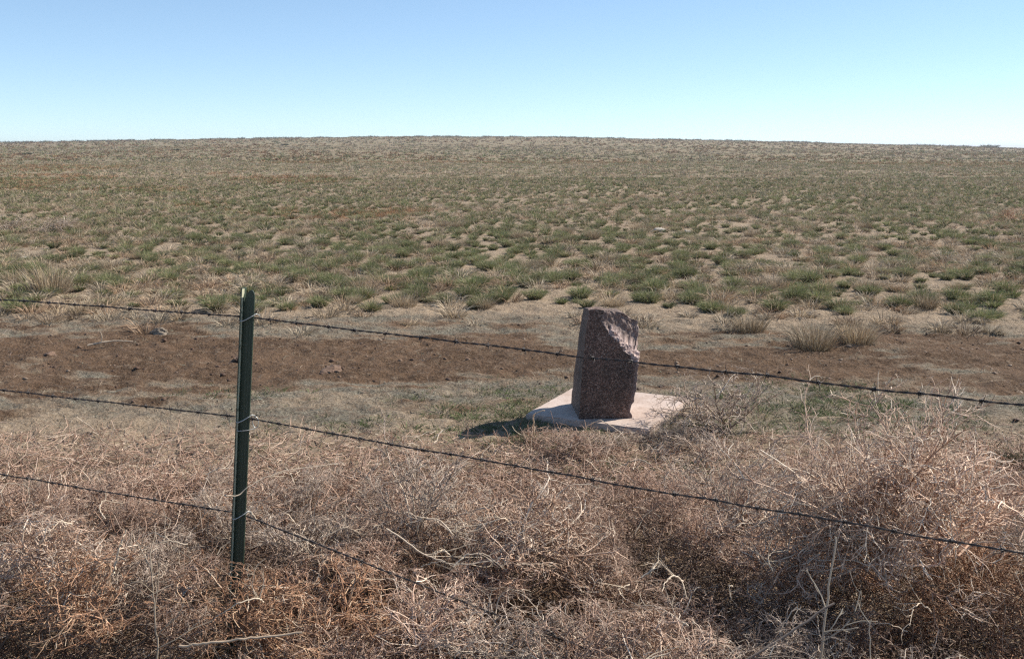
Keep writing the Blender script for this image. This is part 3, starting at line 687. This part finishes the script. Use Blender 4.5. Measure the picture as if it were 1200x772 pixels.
def hollow(x, y):
    h = 0
    for cx, cy, rx, ry in ((-.70, 2.64, .36, .17), (.10, 2.52, .36, .16), (-1.35, 2.9, .2, .12), (.72, 2.35, .25, .12), (1.3, 2.75, .2, .15), (.62, 3.35, .2, .2), (-.25, 2.95, .2, .12)):
        h = np.maximum(h, np.exp(-((x - cx) / rx) ** 2 - ((y - cy) / ry) ** 2))
    return h
def heap_h(x, y):
    """height of the heap: highest near the fence, falling towards the marker"""
    f = np.interp(y, [2.0, 2.8, 3.6, 4.4, 5.2, 6.0], [.22, .30, .30, .20, .08, .0]); return f * (.3 + 1.5 * vnoise(x * 1.6, y * 1.6, 7)) * (1 - .95 * hollow(x, y))
yy = 1.9
while yy < 5.5:
    step = np.interp(yy, [2, 5.5], [.36, .42])
    xx = -yy * .62 - .6
    while xx < yy * .62 + .6:
        x = xx + rg.uniform(-.12, .12); y = yy + rg.uniform(-.12, .12)
        s = rg.uniform(.62, 1.0) * np.interp(y, [2, 4.2, 5.6], [1.0, .85, .5])
        hh = heap_h(x, y); pr = vnoise(x * 1.1 + 3, y * 1.1, 19)
        far_end = 5.25 + .5 * (vnoise(x * 1.2, 3.3, 20) - .5) - (.5 if -.6 < x < .5 else 0) 
        if y < far_end and rg.random() > .10 + hollow(x, y) * 1.1:
            kind = 'o' if (pr > .62 and y < 4.0) else ('g' if pr < .38 else 'p')
            weed(kind, x, y, hh * .55 - .02, s * .82, {'o': 'rust orange', 'g': 'greyish', 'p': 'pinkish brown'}[kind] + ' tumbleweed ' + ('before the fence' if y < 3.0 - .5 * x else 'just behind the fence' if y < 4.1 - .5 * x else 'behind the heap') + (', far left' if x < -.45 * y else ', near the steel post' if x < -.15 * y else ', at the centre' if x < .15 * y else ', centre right' if x < .36 * y else ', far right'), rg.uniform(.75, 1.0))
        xx += step
    yy += step * .85
weed('b', .05, 3.62, .30, 1.0, 'bright straw tumbleweed with curled cream stems at the centre of the heap', .85, i=0)
weed('b', -.22, 3.95, .16, .85, 'bright straw tumbleweed behind the one with curled stems, centre', .8, i=1)
weed('b', 1.52, 3.3, .42, 1.15, 'largest pinkish straw tumbleweed, behind the wires at right', .95, i=1)
weed('b', 1.10, 3.55, .36, .95, 'pinkish straw tumbleweed on the left shoulder of the largest one', .95, i=0)
weed('b', -1.75, 3.55, .22, .9, 'pale straw tumbleweed under the wires near the left edge', .8, i=0)
weed('b', .42, 2.72, .26, .8, 'pale straw tumbleweed in front of the fence, centre right', .8, i=1)
weed('g', 1.42, 6.35, 0, 1.22, 'large grey brown dried shrub growing against the right side of the slab', .95, i=0, tilt=.1)
weed('g', 1.15, 5.85, 0, .75, 'smaller grey dried shrub in front of the slab, right corner', .7, i=1, tilt=.1)
weed('p', .35, 5.75, .0, .8, 'brown dried weed mound directly in front of the marker slab', .62, i=1, tilt=.15)
weed('g', .95, 6.12, 0, .6, 'grey brown weed hiding the front right corner of the slab', .6, i=1, tilt=.1); weed('p', .22, 6.12, 0, .5, 'tiny brown weed at the front left edge of the slab', .6, i=2, tilt=.1); weed('g', .66, 6.0, 0, .62, 'low grey weed overlapping the front edge of the slab', .5, i=0, tilt=.1)
weed('o', -.62, 3.15, .22, .8, 'rust orange tumbleweed right beside the foot of the fence post', .9, i=0)
weed('o', -1.45, 3.15, .2, .85, 'rust orange tumbleweed left of the foot of the fence post', .9, i=1)
weed('o', -.88, 2.93, .31, .76, 'brown orange tumbleweed in front of the fence post foot', .85, i=1)
for q in range(7):
    x = -.28 + q * .24; weed('pgp'[q % 3], x, 2.72 - .5 * x, .36, .62, 'tumbleweed pressed against the lowest wire, ' + ['leftmost of a row', 'second from the left', 'third from the left', 'in the middle of the row', 'fifth from the left', 'sixth from the left', 'rightmost of the row'][q], .85)
# mat of broken twigs beneath
B = Batch(); n = 70000
y = rg.uniform(1.7, 6.3, n); x = rg.uniform(-1, 1, n) * (y * .62 + .6); h = heap_h(x, y) * .8
k = off_slab(x, y, .47) & (rg.random(n) < np.interp(y, [1.7, 5.0, 6.3], [1, .9, .25])); x, y, h = x[k], y[k], h[k]; n = len(x)
P = np.stack([x, y, ground_z(x, y) + rg.random(n) * h * .9 + .006], 1); D = np.stack([rg.normal(size=n), rg.normal(size=n), rg.normal(size=n) * .35], 1)
p, d = grow(P, D, rg.uniform(.05, .2, n), 3, .35, 0, rg); p[..., 2] = np.maximum(p[..., 2], .006)
Cc = np.where(((fbm(x * 1.5, y * 1.5, 33, 2) > .56) & (y < 4.8))[:, None], pick(rg, n, ORNG, [4, 3, 2, 2, .5]), pick(rg, n, PINK, [4, 3, 3, 2, .7]))
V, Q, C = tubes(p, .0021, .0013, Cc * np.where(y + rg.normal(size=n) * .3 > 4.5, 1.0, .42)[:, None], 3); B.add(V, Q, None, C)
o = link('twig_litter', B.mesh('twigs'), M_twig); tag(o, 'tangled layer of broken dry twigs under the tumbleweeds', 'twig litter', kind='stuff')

# open fan-shaped dead thistle caught against the fence on the right
def fan_weed(seed, H, spread, n0, pal, wts):
    rng = np.random.default_rng(seed); B = Batch()
    a = rng.random(n0) * 6.283; e = rng.uniform(.1, 1.5, n0)
    D = np.stack([np.cos(a) * np.cos(e) * spread, np.sin(a) * np.cos(e) * spread, np.sin(e) + .25], 1)
    P = np.stack([rng.normal(size=n0) * .02, rng.normal(size=n0) * .02, rng.uniform(0, .25, n0) * H], 1)
    L = H * rng.uniform(.6, 1.0, n0); p0, d0 = grow(P, D, L, 9, .13, np.array([0, 0, -.015]), rng)
    V, Q, C = tubes(p0, .0044, .0016, pick(rng, n0, pal, wts) * 1.2, 4); B.add(V, Q, None, C)
    st, _ = grow(np.zeros((1, 3)), np.array([[.05, 0, 1.]]), np.array([H * .5]), 6, .05, 0, rng); V, Q, C = tubes(st, .006, .003, np.array([.5, .42, .32]), 6); B.add(V, Q, None, C)
    P1, D1, L1 = spawn(p0, d0, L, 8, .2, .75, .42, rng); p1, d1 = grow(P1, D1, L1, 6, .2, 0, rng); V, Q, C = tubes(p1, .0025, .0012, pick(rng, len(P1), pal, wts), 3); B.add(V, Q, None, C)
    P2, D2, L2 = spawn(p1, d1, L1, 7, .2, .85, .5, rng); p2, d2 = grow(P2, D2, L2, 4, .25, 0, rng); V, Q, C = tubes(p2, .0017, .0009, pick(rng, len(P2), pal, wts), 3); B.add(V, Q, None, C)
    P3, D3, L3 = spawn(p2, d2, L2, 2, .2, 1.2, .25, rng); V, T, C = blades(P3, D3, np.maximum(L3, .008), .003, .2, pick(rng, len(P3), pal, wts), rng, 1); B.add(V, None, T, C)
    me = B.mesh('fan_weed'); me.materials.append(M_twig); return me
FW = fan_weed(700, .66, 1.15, 52, [(.47, .33, .25), (.57, .42, .32), (.30, .18, .125), (.70, .55, .43), (.80, .69, .56)], [3, 4, 2, 3, 1.6])
o = link('dead_thistle', FW, None, None, (1.34, 3.35, .30), (rad(-8), rad(4), .6), (1.0, .85, 1.0)); tag(o, 'large open pale dead thistle with arching branches behind the wires at right', 'dead weed')
FW2 = fan_weed(705, .5, .8, 12, GREYT, [3, 4, 2, 3, 1])
for x, y, z, s, r, lab in ((-.38, 3.9, .2, .95, .3, 'airy upright grey weed between the post and the centre, behind the wire'), (.95, 4.1, .2, .8, 1.2, 'thin open dead weed left of the large pale thistle'), (1.9, 3.2, .3, .9, 2.2, 'open dead weed by the wire at the right edge')):
    o = link('dead_weed', FW2, None, None, (x, y, z), (0, 0, r), (s, s, s)); tag(o, lab, 'dead weed')

# bleached curved stems lying on top of the heap, and tall bare stalks
def branch_obj(name, pts, r0, r1, col, label, kids=0, seed=0, cat='dead twig', group=None, kl=.5):
    rng = np.random.default_rng(seed); P = np.array(pts, float); t = np.linspace(0, len(P) - 1, 22)
    # smooth the path
    Pi = np.stack([np.interp(t, range(len(P)), P[:, k]) for k in range(3)], 1)
    for _ in range(3): Pi[1:-1] = (Pi[:-2] + Pi[1:-1] * 2 + Pi[2:]) / 4
    Pi += rng.normal(size=Pi.shape) * .0016
    org = Pi[0].copy(); Pi = Pi - org; B = Batch(); V, Q, C = tubes(Pi[None], r0, r1, np.array(col), 6); B.add(V, Q, None, C)
    if kids:
        tn = norm(np.gradient(Pi, axis=0)); L = np.array([np.linalg.norm(np.diff(Pi, axis=0), axis=1).sum()])
        P1, D1, L1 = spawn(Pi[None], tn[None], L, kids, .1, .9, kl, rng); p1, d1 = grow(P1, D1, L1, 6, .12, np.array([0, 0, .05]), rng)
        V, Q, C = tubes(p1, r0 * .55, r1 * .6, np.array(col) * .95, 4); B.add(V, Q, None, C)
        P2, D2, L2 = spawn(p1, d1, L1, 3, .3, .8, .4, rng); p2, d2 = grow(P2, D2, L2, 4, .15, 0, rng); V, Q, C = tubes(p2, r0 * .35, r1 * .4, np.array(col) * .85, 3); B.add(V, Q, None, C)
    o = link(name, B.mesh('stem', True), M_twig, None, tuple(org)); tag(o, label, cat, group); return o
PALE = (.70, .57, .43)
branch_obj('bleached_twig', [(-1.0, 2.55, .15), (-.985, 2.56, .5), (-.99, 2.57, .72)], .0035, .0015, (.45, .36, .27), 'thin upright grey dead stalk with side twigs at lower left', 7, 1, kl=.35)
branch_obj('bleached_twig', [(.93, 2.75, .1), (.92, 2.74, .4), (.94, 2.73, .74)], .0045, .0025, (.5, .43, .34), 'bleached upright stalk under the large thistle at lower right', 4, 2, kl=.3)
branch_obj('bleached_twig', [(.98, 2.55, .1), (1.0, 2.55, .35), (.99, 2.56, .57)], .003, .0012, (.5, .43, .34), 'short thin pale stalk right of the bleached upright stalk', 2, 3, kl=.3)
branch_obj('bleached_twig', [(-.98, 2.72, .40), (-.88, 2.70, .425), (-.75, 2.72, .43), (-.62, 2.73, .44)], .0042, .003, (.5, .38, .27), 'straight tan stick lying across the heap left of the post foot', 0, 4)
branch_obj('bleached_twig', [(-1.28, 3.0, .50), (-1.25, 2.98, .58), (-1.22, 2.98, .66)], .004, .002, PALE, 'short bent cream stick standing out of the heap at left', 2, 5, kl=.3)
branch_obj('bleached_twig', [(.10, 3.6, .36), (.0, 3.55, .45), (-.03, 3.5, .50), (-.12, 3.5, .47)], .0035, .002, PALE, 'cream curled stem at the centre of the heap, below the middle wire', 6, 6, kl=.5)
branch_obj('bleached_twig', [(.16, 3.75, .40), (.16, 3.7, .50), (.22, 3.7, .555), (.31, 3.7, .56)], .003, .0018, PALE, 'hooked cream stem just right of the curled centre stem', 2, 7, kl=.3)
branch_obj('bleached_twig', [(-.45, 3.4, .5), (-.32, 3.35, .42), (-.2, 3.3, .40), (-.05, 3.3, .42)], .003, .002, PALE, 'long cream stem crossing the heap left of centre', 3, 8, kl=.4)
branch_obj('bleached_twig', [(.24, 2.5, .30), (.27, 2.5, .42), (.34, 2.5, .47), (.43, 2.52, .49)], .004, .002, PALE, 'curved cream stem at the bottom of the heap, centre right', 2, 9, kl=.4)
branch_obj('bleached_twig', [(.3, 2.5, .33), (.5, 2.5, .38), (.72, 2.55, .50), (.9, 2.6, .60)], .0045, .003, (.3, .23, .18), 'dark thick branch slanting up at the lower right', 4, 10, kl=.3)
branch_obj('bleached_twig', [(-.94, 3.10, .73), (-.9, 3.12, .72), (-.86, 3.15, .755), (-.78, 3.2, .78), (-.6, 3.3, .775)], .0022, .0012, PALE, 'thin pale tendril wrapped across the post above the lower wire', 1, 11, kl=.3)
branch_obj('bleached_twig', [(.14, 6.1, .05), (.13, 5.9, .22), (.135, 5.85, .26), (.2, 5.83, .285)], .005, .003, PALE, 'cream hooked stem in front of the slab at its left corner', 0, 12)
branch_obj('bleached_twig', [(.47, 6.12, .10), (.55, 6.0, .18), (.68, 5.9, .12), (.72, 5.85, .0)], .0035, .002, PALE, 'arching cream stem in front of the marker stone', 0, 13)
branch_obj('bleached_twig', [(-4.0, 9.2, .01), (-3.8, 9.3, .035), (-3.62, 9.33, .02)], .010, .006, (.5, .4, .3), 'pale forked stick lying on the dirt track at left', 1, 14, kl=.4)
for q in range(44):
    y = rg.uniform(2.45, 4.3); x = rg.uniform(-.56, .56) * y; z = float(heap_h(x, y)) + rg.uniform(.05, .2)
    a = rg.random() * 6.28; l = rg.uniform(.06, .2); c = rg.normal() * .9
    pts = [(x + math.cos(a + c * k / 3) * l * k / 3, y + math.sin(a + c * k / 3) * l * k / 3, z + .03 * math.sin(k) + rg.uniform(-.01, .02)) for k in range(4)]
    branch_obj('bleached_twig', pts, rg.uniform(.0018, .0034), .0009, tuple(np.array(PALE) * rg.uniform(.75, 1.1)), 'short bleached stem on the heap, ' + sector(x, y).replace('above', 'below').replace('behind the marker stone', 'below the marker stone'), int(rg.integers(2, 6)), 50 + q, group='short bleached stems on the heap')

# grey brush heap far left, rust bush right, dark weed at right edge
me = TW['g'][0]
for x, y, s, lab in ((-11.2, 22.2, 2.0, 'long low heap of grey dead brush far left in the grass, left end'), (-10.0, 22.0, 1.9, 'long low heap of grey dead brush far left in the grass, right end')):
    o = link('dead_brush', me, None, None, (x, y, float(ground_z(x, y))), (0, 0, x), (s, s, s * .5)); tag(o, lab, 'dead brush')
o = link('rust_bush', TW['o'][0], None, None, (12.2, 24.3, float(ground_z(12.2, 24.3))), (0, 0, 1), (1.8, 1.5, 1.0)); tag(o, 'rust orange dried bush among the grass near the right edge', 'bush')
V, T, C = mass(np.array([0.]), np.array([1e-6]), np.array([1.]), 300, .006, [(.05, .06, .03), (.08, .07, .04)], [1, 1], .15, .16, 2, 3)
o = link('dark_weed', new_mesh('dark_weed', V, None, T, C), M_grass, None, (3.02, 5.62, 0)); tag(o, 'small dark green weed tuft at the right edge beside the track', 'weed')

# ------------------------------------------------------------------ tell look-alikes apart: their place in the row, counted from the left
ORD = 'leftmost,second from left,third from left,fourth from left,fifth from left,sixth from left,seventh from left,eighth from left,ninth from left,tenth from left,eleventh from left,twelfth from left,thirteenth from left,fourteenth from left,fifteenth from left,sixteenth from left,seventeenth from left,eighteenth from left'.split(',')
same = {}
for o in COL.objects:
    if 'label' in o: same.setdefault(o['label'], []).append(o)
for lab, os_ in same.items():
    if 1 < len(os_) <= len(ORD):
        os_.sort(key=lambda o: o.location.x / o.location.y)
        for k, o in enumerate(os_): o['label'] = lab + ', ' + ORD[k]
